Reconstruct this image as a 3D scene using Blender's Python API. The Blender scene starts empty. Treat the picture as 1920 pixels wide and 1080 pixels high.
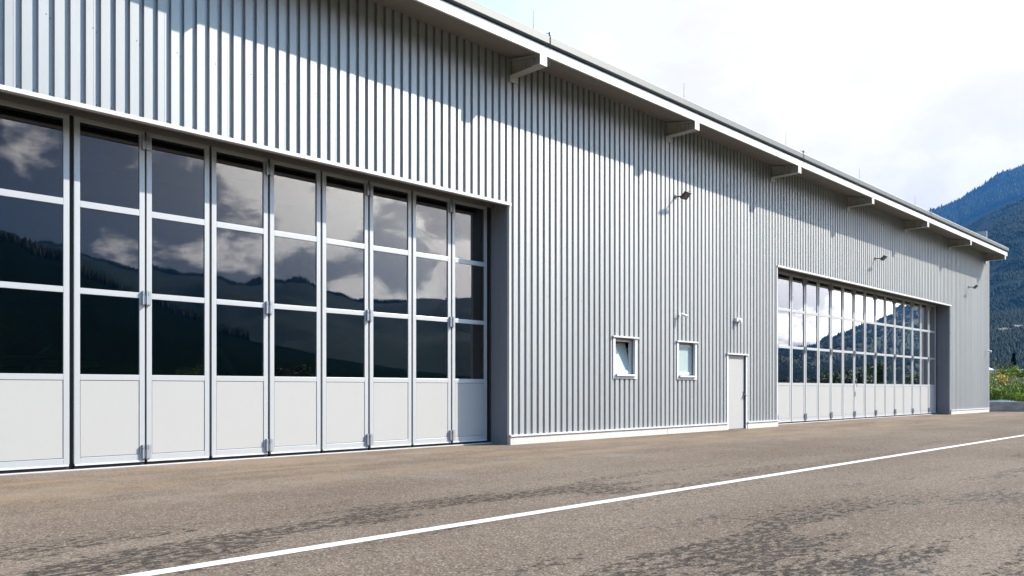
import bpy, math, random
import numpy as np
from mathutils import Vector, Matrix, noise as mnoise
random.seed(7); rng = np.random.default_rng(7)
sc = bpy.context.scene
COL = sc.collection
R = math.radians

# ---------------------------------------------------------------- camera
CAMZ = 1.243
ANG = math.atan(1505/1450)            # view direction, measured from the facade direction (+X)
cam_d = bpy.data.cameras.new('camera'); cam = bpy.data.objects.new('camera', cam_d); COL.objects.link(cam)
cam.location = (0, 0, CAMZ)
cam.rotation_euler = (R(90), 0, ANG - R(90))
cam_d.sensor_width = 36; cam_d.lens = 1450/1920*36
cam_d.shift_y = (730-540)/1920
cam_d.clip_start = .1; cam_d.clip_end = 20000
sc.camera = cam

# ---------------------------------------------------------------- light
SUN = Vector((1.42, -.94, 1.33)).normalized()      # towards the sun
EL = math.asin(SUN.z); AZ = math.atan2(SUN.x, SUN.y)
sd = bpy.data.lights.new('sun', 'SUN'); so = bpy.data.objects.new('sun', sd); COL.objects.link(so)
sd.energy = 5.0; sd.angle = R(.55); sd.color = (1, .915, .79)
so.rotation_euler = SUN.to_track_quat('Z', 'Y').to_euler(); so.location = (0, 0, 60)

w = bpy.data.worlds.new('World'); sc.world = w; w.use_nodes = True
nt = w.node_tree; nt.nodes.clear()
def N(t, **k):
    n = nt.nodes.new(t)
    for a, b in k.items(): setattr(n, a, b)
    return n
def L(a, b): nt.links.new(a, b)
def MA(op, a, b=None, c=None, clamp=False):
    n = N('ShaderNodeMath', operation=op); n.use_clamp = clamp
    for i, v in enumerate((a, b, c)):
        if v is None: continue
        if isinstance(v, (int, float)): n.inputs[i].default_value = v
        else: L(v, n.inputs[i])
    return n.outputs[0]
sky = N('ShaderNodeTexSky', sky_type='NISHITA'); sky.sun_disc = False
sky.sun_elevation = EL; sky.sun_rotation = AZ; sky.altitude = 600; sky.air_density = 1.0; sky.dust_density = 1.0
tc = N('ShaderNodeTexCoord')
sep = N('ShaderNodeSeparateXYZ'); L(tc.outputs['Generated'], sep.inputs[0])
zz = MA('ADD', MA('MAXIMUM', sep.outputs[2], 0.0), .50)
cmb = N('ShaderNodeCombineXYZ'); L(MA('DIVIDE', sep.outputs[0], zz), cmb.inputs[0]); L(MA('DIVIDE', sep.outputs[1], zz), cmb.inputs[1])
L(MA('MULTIPLY', sep.outputs[2], 1.2), cmb.inputs[2])
nz = N('ShaderNodeTexNoise'); nz.inputs['Scale'].default_value = 4.2; nz.inputs['Detail'].default_value = 10; nz.inputs['Roughness'].default_value = .55
nz.inputs['Distortion'].default_value = .35
L(cmb.outputs[0], nz.inputs['Vector'])
dt = N('ShaderNodeVectorMath', operation='DOT_PRODUCT'); L(tc.outputs['Generated'], dt.inputs[0]); dt.inputs[1].default_value = SUN
lowb = N('ShaderNodeMapRange', interpolation_type='SMOOTHSTEP'); L(sep.outputs[2], lowb.inputs[0]); lowb.inputs[1].default_value = .16; lowb.inputs[2].default_value = .40
lowb.inputs[3].default_value = 1; lowb.inputs[4].default_value = .12
sunp = MA('MULTIPLY', MA('POWER', MA('MAXIMUM', dt.outputs['Value'], 0.0), 8.0), lowb.outputs[0])
# broken clouds above the horizon, open blue overhead, brighter towards the sun
lowz = N('ShaderNodeMapRange', interpolation_type='SMOOTHSTEP'); L(sep.outputs[2], lowz.inputs[0]); lowz.inputs[1].default_value = .28; lowz.inputs[2].default_value = .42
lowz.inputs[3].default_value = .19; lowz.inputs[4].default_value = -.12
cover = MA('ADD', MA('ADD', nz.outputs['Fac'], lowz.outputs[0]), MA('MULTIPLY', sunp, .16))
mask = N('ShaderNodeMapRange', interpolation_type='SMOOTHSTEP'); L(cover, mask.inputs[0])
mask.inputs[1].default_value = .42; mask.inputs[2].default_value = .54
off = N('ShaderNodeVectorMath', operation='ADD'); L(cmb.outputs[0], off.inputs[0]); off.inputs[1].default_value = (3.1, 1.7, .4)
nz2 = N('ShaderNodeTexNoise'); nz2.inputs['Scale'].default_value = 4.1; nz2.inputs['Detail'].default_value = 9; nz2.inputs['Roughness'].default_value = .60; nz2.inputs['Distortion'].default_value = .25
L(off.outputs[0], nz2.inputs['Vector'])
shade = N('ShaderNodeMapRange', interpolation_type='SMOOTHSTEP'); L(nz2.outputs['Fac'], shade.inputs[0]); shade.inputs[1].default_value = .46; shade.inputs[2].default_value = .575
ccol = N('ShaderNodeMix', data_type='RGBA'); L(MA('ADD', shade.outputs[0], MA('MULTIPLY', sunp, 1.6), clamp=True), ccol.inputs[0]); ccol.inputs[6].default_value = (.065, .068, .08, 1); ccol.inputs[7].default_value = (1.12, 1.05, 1.0, 1)
cb = MA('MULTIPLY_ADD', sunp, 5.0, .88)
tint = N('ShaderNodeMix', data_type='RGBA', blend_type='MULTIPLY'); tint.inputs[0].default_value = 1; L(sky.outputs[0], tint.inputs[6]); tint.inputs[7].default_value = (.54, .88, .95, 1)
bgs = N('ShaderNodeBackground'); L(tint.outputs[2], bgs.inputs[0]); bgs.inputs[1].default_value = .30
bgc = N('ShaderNodeBackground'); L(ccol.outputs[2], bgc.inputs[0]); L(cb, bgc.inputs[1])
mix = N('ShaderNodeMixShader'); L(mask.outputs[0], mix.inputs[0]); L(bgs.outputs[0], mix.inputs[1]); L(bgc.outputs[0], mix.inputs[2])
# bright thin haze veil over the +X/+Y quarter of the sky (where it is milky white)
fd = N('ShaderNodeVectorMath', operation='DOT_PRODUCT'); L(tc.outputs['Generated'], fd.inputs[0]); fd.inputs[1].default_value = (.93, .30, .2)
veil = N('ShaderNodeMapRange', interpolation_type='SMOOTHSTEP'); L(fd.outputs['Value'], veil.inputs[0]); veil.inputs[1].default_value = .66; veil.inputs[2].default_value = .985
veil.inputs[4].default_value = .97
bgv = N('ShaderNodeBackground'); bgv.inputs[0].default_value = (1, .935, .85, 1)
L(MA('MULTIPLY_ADD', nz2.outputs['Fac'], .20, .43), bgv.inputs[1])
mix2 = N('ShaderNodeMixShader'); L(veil.outputs[0], mix2.inputs[0]); L(mix.outputs[0], mix2.inputs[1]); L(bgv.outputs[0], mix2.inputs[2])
out = N('ShaderNodeOutputWorld'); L(mix2.outputs[0], out.inputs[0])
w.cycles.sampling_method = 'MANUAL'; w.cycles.sample_map_resolution = 1024

sc.view_settings.view_transform = 'Standard'; sc.view_settings.look = 'None'
sc.view_settings.exposure = 1.36; sc.view_settings.gamma = 1; sc.view_settings.use_curve_mapping = False
sc.render.engine = 'CYCLES'
sc.cycles.max_bounces = 8; sc.cycles.transparent_max_bounces = 12; sc.cycles.volume_bounces = 1
sc.cycles.caustics_reflective = False; sc.cycles.caustics_refractive = False

# ---------------------------------------------------------------- materials
class Mat:
    def __init__(s, name, color=(.5, .5, .5), rough=.5, metal=0, spec=.5):
        s.m = bpy.data.materials.new(name); s.m.use_nodes = True; s.t = s.m.node_tree
        s.b = s.t.nodes['Principled BSDF']; s.o = s.t.nodes['Material Output']
        s.b.inputs['Base Color'].default_value = (*color, 1); s.b.inputs['Roughness'].default_value = rough
        s.b.inputs['Metallic'].default_value = metal; s.b.inputs['Specular IOR Level'].default_value = spec
    def n(s, t, **k):
        n = s.t.nodes.new(t)
        for a, b in k.items(): setattr(n, a, b)
        return n
    def l(s, a, b): s.t.links.new(a, b)
    def math(s, op, a, b=None, clamp=False):
        n = s.n('ShaderNodeMath', operation=op); n.use_clamp = clamp
        for i, v in enumerate((a, b)):
            if v is None: continue
            if isinstance(v, (int, float)): n.inputs[i].default_value = v
            else: s.l(v, n.inputs[i])
        return n.outputs[0]
    def pos(s, scale=(1, 1, 1), rot=0):
        g = s.n('ShaderNodeNewGeometry'); mp = s.n('ShaderNodeMapping'); s.l(g.outputs['Position'], mp.inputs[0])
        mp.inputs['Scale'].default_value = scale; mp.inputs['Rotation'].default_value = (0, 0, rot); return mp.outputs[0]
    def noise(s, vec, scale, detail=4, rough=.5):
        n = s.n('ShaderNodeTexNoise'); s.l(vec, n.inputs['Vector']); n.inputs['Scale'].default_value = scale
        n.inputs['Detail'].default_value = detail; n.inputs['Roughness'].default_value = rough; return n.outputs['Fac']
    def rng(s, v, a, b, c=0, d=1):
        n = s.n('ShaderNodeMapRange', interpolation_type='SMOOTHSTEP'); s.l(v, n.inputs[0])
        for i, q in enumerate((a, b, c, d)): n.inputs[i+1].default_value = q
        return n.outputs[0]
    def mix(s, f, a, b):
        n = s.n('ShaderNodeMix', data_type='RGBA')
        if isinstance(f, (int, float)): n.inputs[0].default_value = f
        else: s.l(f, n.inputs[0])
        for i, v in ((6, a), (7, b)):
            if isinstance(v, tuple): n.inputs[i].default_value = (*v, 1)
            else: s.l(v, n.inputs[i])
        return n.outputs[2]
    def col(s, c): s.l(c, s.b.inputs['Base Color']); return s
    def bump(s, h, strength=.3, dist=.01):
        n = s.n('ShaderNodeBump'); s.l(h, n.inputs['Height']); n.inputs['Strength'].default_value = strength; n.inputs['Distance'].default_value = dist
        s.l(n.outputs[0], s.b.inputs['Normal']); return s

def painted(name, c, rough=.4, var=.05, metal=0, streak=True, spec=.5):
    m = Mat(name, c, rough, metal, spec)
    a = m.noise(m.pos((1, 1, .25)), 2.2, 5, .6); b = m.noise(m.pos((9, 9, .5)), 3, 3)
    f = m.math('MULTIPLY', m.math('ADD', a, b), .5)
    lo = tuple(x*(1-var*1.6) for x in c); hi = tuple(min(1, x*(1+var)) for x in c)
    m.col(m.mix(m.rng(f, .35, .65), lo, hi))
    return m.m
def clad_mat():
    """coated steel: soft streaks plus a slightly different tone for each metre-wide sheet"""
    m = Mat('silver_cladding', (.34, .35, .36), .52, .50)
    g = m.n('ShaderNodeNewGeometry'); sx = m.n('ShaderNodeSeparateXYZ'); m.l(g.outputs['Position'], sx.inputs[0])
    cellx = m.math('FLOOR', m.math('DIVIDE', m.math('SUBTRACT', sx.outputs[0], 2.469), 1.015))
    wn = m.n('ShaderNodeTexWhiteNoise', noise_dimensions='1D'); m.l(cellx, wn.inputs['W'])
    a = m.noise(m.pos((1, 1, .25)), 2.2, 5, .6); b = m.noise(m.pos((9, 9, .5)), 3, 3)
    f = m.math('ADD', m.math('MULTIPLY', m.math('ADD', a, b), .3), m.math('MULTIPLY', wn.outputs[0], .4))
    m.col(m.mix(m.rng(f, .25, .75), (.290, .299, .306), (.322, .330, .337)))
    m.l(m.math('ADD', .46, m.math('MULTIPLY', a, .14)), m.b.inputs['Roughness'])
    return m.m
M_clad = clad_mat()
M_trim = painted('light_metal_trim', (.54, .54, .54), .4, .03)
M_frame = painted('door_frame_paint', (.41, .42, .43), .38, .01, .25)
M_panel = painted('door_panel_paint', (.345, .338, .328), .5, .006)
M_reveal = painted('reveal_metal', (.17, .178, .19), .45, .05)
M_white = painted('white_fascia', (.68, .67, .65), .45, .02)
M_soffit = painted('soffit_board', (.23, .21, .185), .6, .06)
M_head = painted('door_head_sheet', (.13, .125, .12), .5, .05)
M_steel = painted('painted_beam', (.40, .385, .36), .5, .05)
M_gutter = painted('zinc_gutter', (.065, .075, .082), .5, .05, .1)
M_roof = painted('roof_sheet', (.16, .17, .18), .5, .05)
M_dark = Mat('black_rubber', (.012, .012, .012), .6).m
M_black = Mat('black_lamp_housing', (.02, .02, .022), .4).m
M_lens = Mat('lamp_glass', (.10, .095, .09), .12).m
M_hinge = painted('galvanised_hinge', (.36, .38, .41), .35, .08, .5)
M_screw = Mat('screw_metal', (.12, .12, .13), .4, .6).m
M_chrome = Mat('chrome', (.6, .6, .6), .15, 1).m
M_wplastic = Mat('white_plastic', (.8, .8, .79), .35).m
M_winf = painted('window_frame', (.46, .465, .47), .35, .03)
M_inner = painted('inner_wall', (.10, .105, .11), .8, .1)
m = Mat('plinth_concrete', (.62, .58, .53), .8)
v = m.noise(m.pos((1, 1, 1)), 5, 8, .7); v2 = m.noise(m.pos(), 90, 3)
m.col(m.mix(m.rng(v, .35, .7), (.44, .41, .37), (.52, .50, .47))); m.bump(v2, .3, .003); M_plinth = m.m
m = Mat('wall_concrete', (.3, .3, .3), .85)
v = m.noise(m.pos((1, 1, 3)), 1.6, 8, .7); v2 = m.noise(m.pos(), 60, 3)
m.col(m.mix(m.rng(v, .35, .65), (.19, .165, .145), (.29, .26, .235))); m.bump(v2, .4, .004); M_conc = m.m

def glass(name, k, tint):
    m = Mat(name); t = m.t; t.nodes.remove(m.b)
    fr = m.n('ShaderNodeFresnel'); fr.inputs['IOR'].default_value = 1.5
    f = m.math('ADD', m.math('MULTIPLY', fr.outputs[0], k), m.math('MULTIPLY', m.math('POWER', fr.outputs[0], 2.0), 11.0), clamp=True)
    gl = m.n('ShaderNodeBsdfGlossy'); gl.inputs['Roughness'].default_value = 0.0; gl.inputs['Color'].default_value = (1, .975, .94, 1)
    tr = m.n('ShaderNodeBsdfTransparent'); tr.inputs['Color'].default_value = (*tint, 1)
    wv = m.noise(m.pos((1, 1, 1)), .7, 2, .4)
    bp = m.n('ShaderNodeBump'); m.l(wv, bp.inputs['Height']); bp.inputs['Strength'].default_value = .25; bp.inputs['Distance'].default_value = .006
    m.l(bp.outputs[0], gl.inputs['Normal'])
    mx = m.n('ShaderNodeMixShader'); m.l(f, mx.inputs[0]); m.l(tr.outputs[0], mx.inputs[1]); m.l(gl.outputs[0], mx.inputs[2])
    m.l(mx.outputs[0], m.o.inputs[0]); return m.m
M_glass = glass('tinted_glass', 3.0, (.32, .36, .35))
m = Mat('sky_pale_window_glass', (.34, .42, .40), .05, 0, 1.0); M_skypale = m.m  # pale base colour stands in for the sky mirrored in the panes

# ---- asphalt
m = Mat('dusty_asphalt', (.2, .18, .16), 1.0, 0, .06)
g = m.n('ShaderNodeNewGeometry'); sx = m.n('ShaderNodeSeparateXYZ'); m.l(g.outputs['Position'], sx.inputs[0])
X_, Y_ = sx.outputs[0], sx.outputs[1]
P1 = m.pos((1, 1, 1))
big = m.noise(m.pos((.35, 1, 1)), .45, 5, .6)
fine = m.noise(P1, 48, 4, .85); fine2 = m.noise(P1, 9, 9, .82)
vor = m.n('ShaderNodeTexVoronoi'); m.l(P1, vor.inputs['Vector']); vor.inputs['Scale'].default_value = 75
vs = m.n('ShaderNodeSeparateColor'); m.l(vor.outputs['Color'], vs.inputs[0]); cell = vs.outputs[0]; cell2 = vs.outputs[1]
base = m.mix(m.rng(big, .35, .65), (.122, .089, .066), (.164, .126, .096))
base = m.mix(m.math('MULTIPLY', m.rng(cell, .62, .9), .75), base, (.045, .037, .032))
base = m.mix(m.math('MULTIPLY', m.rng(cell2, .70, .95), .60), base, (.30, .25, .20))
base = m.mix(m.math('MULTIPLY', m.rng(fine, .50, .38), .5), base, (.045, .036, .030))
base = m.mix(m.math('MULTIPLY', m.rng(fine2, .48, .38), .40), base, (.070, .057, .048))
base = m.mix(m.math('MULTIPLY', m.rng(fine2, .54, .66), .30), base, (.20, .16, .13))
# dark flecks where the binder shows: sparse everywhere, dense in worn patches south of the doors and on the open side
st = m.noise(m.pos((.30, 1.2, 1), .035), 1.1, 4, .55)
band = m.math('MAXIMUM', m.rng(m.math('ABSOLUTE', m.math('SUBTRACT', Y_, 6.2)), .2, 1.9, 1, .10), m.math('MULTIPLY', m.rng(Y_, 3.4, 4.4, 1, 0), m.rng(X_, 7.5, 11, 1, .3)))
dens = m.math('MULTIPLY', m.math('MULTIPLY', m.rng(st, .42, .56), band), m.rng(X_, 5, 15, 1, .5))
fl = m.noise(m.pos((1, 2.0, 1), .03), 9, 8, .72)
thr = m.math('SUBTRACT', .625, m.math('MULTIPLY', dens, .155))
fleck = m.rng(m.math('SUBTRACT', fl, thr), -.004, .022)
base = m.mix(m.math('MULTIPLY', fleck, .90), base, m.mix(m.rng(cell, .3, .9), (.016, .014, .012), (.070, .058, .048)))
b1 = m.noise(m.pos((.45, 1.2, 1), .35), 1.0, 3, .5)
d2 = m.math('MULTIPLY', m.rng(b1, .52, .64), m.rng(Y_, 3.8, 5.0, 1, 0))
fl2 = m.noise(m.pos((1, 1.8, 1), .2), 7, 8, .74)
f2 = m.math('MULTIPLY', m.rng(m.math('SUBTRACT', fl2, m.math('SUBTRACT', .64, m.math('MULTIPLY', d2, .140))), -.004, .03), m.rng(d2, .02, .2))
base = m.mix(m.math('MULTIPLY', f2, .85), base, m.mix(m.rng(cell, .3, .9), (.020, .019, .018), (.090, .083, .077)))
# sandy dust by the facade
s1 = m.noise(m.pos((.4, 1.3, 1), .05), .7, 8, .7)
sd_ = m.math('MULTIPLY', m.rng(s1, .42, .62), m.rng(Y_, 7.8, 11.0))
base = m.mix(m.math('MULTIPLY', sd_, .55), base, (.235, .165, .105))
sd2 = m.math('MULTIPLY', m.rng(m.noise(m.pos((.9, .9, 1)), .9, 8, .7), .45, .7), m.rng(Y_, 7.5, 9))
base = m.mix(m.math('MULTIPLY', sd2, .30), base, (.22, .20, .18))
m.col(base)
bh = m.math('ADD', m.math('MULTIPLY', cell, .5), m.math('ADD', m.math('MULTIPLY', fine, .5), m.math('MULTIPLY', fine2, .5)))
m.bump(bh, .6, .008); M_asph = m.m

m = Mat('worn_white_line', (.8, .79, .77), .75)
c1 = m.noise(m.pos((1, 1, 1)), 100, 3, .7); c2 = m.noise(m.pos((1, 1, 1)), 6, 5, .6)
m.col(m.mix(m.rng(m.math('ADD', m.math('MULTIPLY', c1, .7), m.math('MULTIPLY', c2, .3)), .40, .46), (.20, .18, .155), (.52, .51, .49)))
m.bump(c1, .5, .005); M_line = m.m
m = Mat('meadow_grass', (.08, .12, .03), .9)
v = m.noise(m.pos(), .02, 6, .6); v2 = m.noise(m.pos(), .5, 5, .7)
m.col(m.mix(m.rng(v2, .35, .65), m.mix(m.rng(v, .4, .6), (.075, .12, .025), (.13, .16, .04)), (.05, .085, .02))); M_grass = m.m
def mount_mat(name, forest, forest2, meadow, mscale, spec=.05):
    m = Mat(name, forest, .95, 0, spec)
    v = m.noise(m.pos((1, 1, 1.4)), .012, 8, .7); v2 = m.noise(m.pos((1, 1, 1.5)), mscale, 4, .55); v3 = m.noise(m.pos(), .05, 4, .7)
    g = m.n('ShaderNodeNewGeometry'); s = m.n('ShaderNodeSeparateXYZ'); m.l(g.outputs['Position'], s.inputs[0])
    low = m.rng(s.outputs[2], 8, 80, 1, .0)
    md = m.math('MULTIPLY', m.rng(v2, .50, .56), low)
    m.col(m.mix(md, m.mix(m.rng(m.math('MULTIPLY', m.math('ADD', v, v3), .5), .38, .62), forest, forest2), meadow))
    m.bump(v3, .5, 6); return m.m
M_mnt = mount_mat('forested_slope', (.006, .013, .008), (.012, .022, .012), (.013, .022, .011), .0035)  # cloud shadow is put into these darkened forest and meadow colours
M_near = mount_mat('shaded_near_slope', (.003, .006, .004), (.005, .010, .006), (.006, .012, .006), .0035, 0)  # shade put into the albedo, darker than real forest
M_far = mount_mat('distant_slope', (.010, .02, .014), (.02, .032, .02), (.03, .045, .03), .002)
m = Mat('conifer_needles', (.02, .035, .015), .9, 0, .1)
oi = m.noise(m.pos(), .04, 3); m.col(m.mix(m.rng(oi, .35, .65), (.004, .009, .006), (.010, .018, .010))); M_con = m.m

# ---------------------------------------------------------------- mesh helpers
class MB:
    def __init__(s): s.v = []; s.f = []
    def quad(s, a, b, c, d):
        n = len(s.v); s.v += [tuple(a), tuple(b), tuple(c), tuple(d)]; s.f.append((n, n+1, n+2, n+3))
    def box(s, x0, x1, y0, y1, z0, z1, mat=None):
        n = len(s.v)
        p = [(x0,y0,z0),(x1,y0,z0),(x1,y1,z0),(x0,y1,z0),(x0,y0,z1),(x1,y0,z1),(x1,y1,z1),(x0,y1,z1)]
        if mat is not None: p = [tuple(mat @ Vector(q)) for q in p]
        s.v += p; s.f += [tuple(n+i for i in q) for q in ((0,3,2,1),(4,5,6,7),(0,1,5,4),(1,2,6,5),(2,3,7,6),(3,0,4,7))]
        return s
    def tube(s, pts, r, seg=8, cap=True, radii=None):
        pts = [Vector(p) for p in pts]; n0 = len(s.v)
        for i, p in enumerate(pts):
            d = (pts[min(i+1, len(pts)-1)] - pts[max(i-1, 0)]).normalized()
            u = d.cross(Vector((0, 0, 1)) if abs(d.z) < .9 else Vector((1, 0, 0))).normalized(); w_ = d.cross(u)
            rr = radii[i] if radii else r
            for k in range(seg):
                a = 2*math.pi*k/seg; s.v.append(tuple(p + (u*math.cos(a) + w_*math.sin(a))*rr))
        for i in range(len(pts)-1):
            for k in range(seg):
                a = n0+i*seg+k; b = n0+i*seg+(k+1) % seg; s.f.append((a, b, b+seg, a+seg))
        if cap:
            s.f.append(tuple(n0+k for k in range(seg))[::-1]); s.f.append(tuple(n0+(len(pts)-1)*seg+k for k in range(seg)))
        return s
    def prism(s, prof, x0, x1):   # closed profile (y,z) extruded along x
        n = len(s.v); k = len(prof)
        s.v += [(x0, y, z) for y, z in prof] + [(x1, y, z) for y, z in prof]
        for i in range(k): s.f.append((n+i, n+(i+1) % k, n+k+(i+1) % k, n+k+i))
        s.f.append(tuple(range(n, n+k))[::-1]); s.f.append(tuple(range(n+k, n+2*k))); return s
    def build(s, name, mat, parent=None, loc=None, smooth=False, bevel=0):
        me = bpy.data.meshes.new(name); me.from_pydata(s.v, [], s.f); me.validate(); me.update()
        import bmesh
        b = bmesh.new(); b.from_mesh(me); bmesh.ops.recalc_face_normals(b, faces=b.faces); b.to_mesh(me); b.free()
        if smooth: me.polygons.foreach_set('use_smooth', [True]*len(me.polygons))
        me.materials.append(mat); o = bpy.data.objects.new(name, me); COL.objects.link(o)
        if bevel:
            md = o.modifiers.new('bevel', 'BEVEL'); md.width = bevel; md.segments = 2; md.limit_method = 'ANGLE'
        if parent: o.parent = parent
        if loc: o.location = loc
        return o
def tag(o, label=None, cat=None, group=None, kind=None):
    for k, v_ in (('label', label), ('category', cat), ('group', group), ('kind', kind)):
        if v_: o[k] = v_
    return o
def empty(name, loc, label=None, cat=None, group=None, rz=0):
    o = bpy.data.objects.new(name, None); COL.objects.link(o); o.location = loc; o.rotation_euler.z = rz; o.empty_display_size = .2
    return tag(o, label, cat, group)
def copy_tree(o, parent=None):
    c = o.copy(); COL.objects.link(c)
    if parent: c.parent = parent
    for ch in list(o.children): copy_tree(ch, c)
    return c
def npmesh(name, V, F, mat, loc=None):
    """V (n,3), F (m,k) numpy"""
    me = bpy.data.meshes.new(name); V = np.ascontiguousarray(V, 'f'); F = np.ascontiguousarray(F, 'i'); k = F.shape[1]
    me.vertices.add(len(V)); me.vertices.foreach_set('co', V.ravel()); me.loops.add(F.size); me.loops.foreach_set('vertex_index', F.ravel())
    me.polygons.add(len(F)); me.polygons.foreach_set('loop_start', np.arange(0, F.size, k, dtype='i'))
    me.update(calc_edges=True); me.validate()
    me.materials.append(mat); o = bpy.data.objects.new(name, me); COL.objects.link(o)
    return o

# ---------------------------------------------------------------- ground
WY = 12.5          # facade plane (crests of the cladding)
DY = 13.12         # front of the folding doors
D1 = (-5.25, 11.95); D2 = (25.36-1.03, 42.15)
D2 = (24.40, 42.15)
XL, XR = -11.0, 48.6
g = MB(); g.quad((-6500,-6500,-.03),(6500,-6500,-.03),(6500,6500,-.03),(-6500,6500,-.03))
tag(g.build('ground', M_grass), kind='structure')
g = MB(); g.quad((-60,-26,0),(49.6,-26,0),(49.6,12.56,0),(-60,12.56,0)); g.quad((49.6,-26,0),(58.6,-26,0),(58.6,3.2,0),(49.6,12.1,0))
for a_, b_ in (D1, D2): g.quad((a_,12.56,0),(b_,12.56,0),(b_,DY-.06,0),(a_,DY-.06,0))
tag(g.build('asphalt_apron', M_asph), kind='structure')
g = MB(); g.quad((-50,5.37,.004),(54,5.37,.004),(54,5.515,.004),(-50,5.515,.004))
tag(g.build('road_marking', M_line), kind='structure')

# ---------------------------------------------------------------- hangar
hangar = empty('hangar', (18.8, 12.5, 0), 'long silver corrugated metal hangar with two wide glazed folding doors', 'hangar')
hinv = Matrix.Translation((-18.8, -12.5, 0))
def part(mb, name, mat, **k):
    o = mb.build(name, mat, **k); o.parent = hangar; o.matrix_parent_inverse = hinv; return o
def pieces(mb, name, mat, n, **k):
    """cut a builder of several separate pieces into parts of n boxes each"""
    for i in range(0, len(mb.v), 8*n):
        q = MB(); q.v = mb.v[i:i+8*n]; q.f = [tuple(a-i for a in f) for f in mb.f if i <= f[0] < i+8*n]
        part(q, name, mat, **k)
PITCH = .203; PH = 2.356; CR = .126; SL = .012; DP = .053
def yprof(x):
    u = (x - PH) % PITCH
    if u < CR: return WY
    if u < CR+SL: return WY + DP*(u-CR)/SL
    if u < PITCH-SL: return WY+DP
    return WY + DP*(PITCH-u)/SL
def corr(mb, x0, x1, z0, z1):
    xs = [x0]; k = math.floor((x0-PH)/PITCH)
    while PH+k*PITCH < x1:
        for d in (0, CR, CR+SL, PITCH-SL):
            x = PH+k*PITCH+d
            if x0+.002 < x < x1-.002: xs.append(x)
        k += 1
    xs.append(x1)
    for a, b in zip(xs, xs[1:]):
        mb.quad((a, yprof(a+1e-5), z0), (b, yprof(b-1e-5), z0), (b, yprof(b-1e-5), z1), (a, yprof(a+1e-5), z1))
TOP = 8.70; HD = 5.40; PL = .215
W1 = (15.66, 16.62, 1.56, 2.58); W2 = (18.52, 19.48, 1.56, 2.58); DR = (21.20, 22.36, 0, 2.31)
c = MB()
corr(c, XL, D1[0], PL, HD); corr(c, XL, D1[1], HD, TOP); corr(c, D1[1], D2[0], HD, TOP); corr(c, D2[0], XR, HD, TOP)
corr(c, D1[1]+.05, W1[0], PL, HD); corr(c, W1[0], W1[1], PL, W1[2]); corr(c, W1[0], W1[1], W1[3], HD)
corr(c, W1[1], W2[0], PL, HD); corr(c, W2[0], W2[1], PL, W2[2]); corr(c, W2[0], W2[1], W2[3], HD)
corr(c, W2[1], DR[0], PL, HD); corr(c, DR[0], DR[1], DR[3], HD); corr(c, DR[1], D2[0]-.05, PL, HD)
corr(c, D2[1]+.05, XR-.03, PL, HD)
x = 2.469 + math.ceil((XL-2.469)/1.015)*1.015
while x < XR-.1:
    z0_ = HD+.02 if (D1[0]-.1 < x < D1[1]+.1 or D2[0]-.1 < x < D2[1]+.1 or any(a-.1 < x < b+.1 for a, b, _, _ in (W1, W2, DR))) else PL+.01
    c.box(x-.012, x-.004, WY-.0022, WY+.004, z0_, TOP-.02); x += 1.015
part(c, 'wall_cladding', M_clad)
# end walls and back of the building
e = MB(); e.box(XR-.12, XR-.03, WY+.06, 40, 0, 10); e.box(XL, XL+.1, WY+.06, 40, 0, 10); e.box(XL, XR-.12, 40, 40.1, 0, 14)
pieces(e, 'end_wall', M_clad, 1)
# screws of the cladding
s = MB(); k = 0; x = PH + math.ceil((XL+.3-PH)/PITCH)*PITCH
while x < XR-.2:
    for z in (HD+.07, 6.55, 7.55, 3.4, 1.9, PL+.06):
        gx = x+CR+SL+.016
        if z < HD and ((D1[0]-.1 < gx < D1[1]+.1) or (D2[0]-.1 < gx < D2[1]+.1) or any(a-.1 < gx < b+.1 and c0-.1 < z < d0+.1 for a, b, c0, d0 in (W1, W2, DR))): continue
        if z in (6.55, 7.55, 3.4, 1.9) and k % 3: continue
        s.box(gx-.007, gx+.007, WY+DP-.008, WY+DP, z-.007, z+.007)
        if z in (6.55, 3.4): s.box(x+.09, x+.101, WY-.006, WY, z+.02, z+.031)
    x += PITCH; k += 1
part(s, 'cladding_screws', M_screw)
# plinth
p = MB()
for a, b in ((XL, D1[0]), (D1[1]+.01, 18.0), (18.012, DR[0]-.03), (DR[1]+.03, D2[0]-.01), (D2[1]+.01, XR)):
    p.box(a, b, WY-.035, WY+.16, -.02, PL-.025)
pieces(p, 'plinth', M_plinth, 1, bevel=.006)
t = MB()
for a, b in ((XL, D1[0]), (D1[1]+.002, DR[0]-.02), (DR[1]+.02, D2[0]-.002), (D2[1]+.002, XR+.02)):
    t.box(a, b, WY-.06, WY+.1, PL-.022, PL+.006); t.box(a, b, WY-.063, WY-.06, PL-.03, PL+.006)
pieces(t, 'base_flashing', M_trim, 2)
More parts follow.
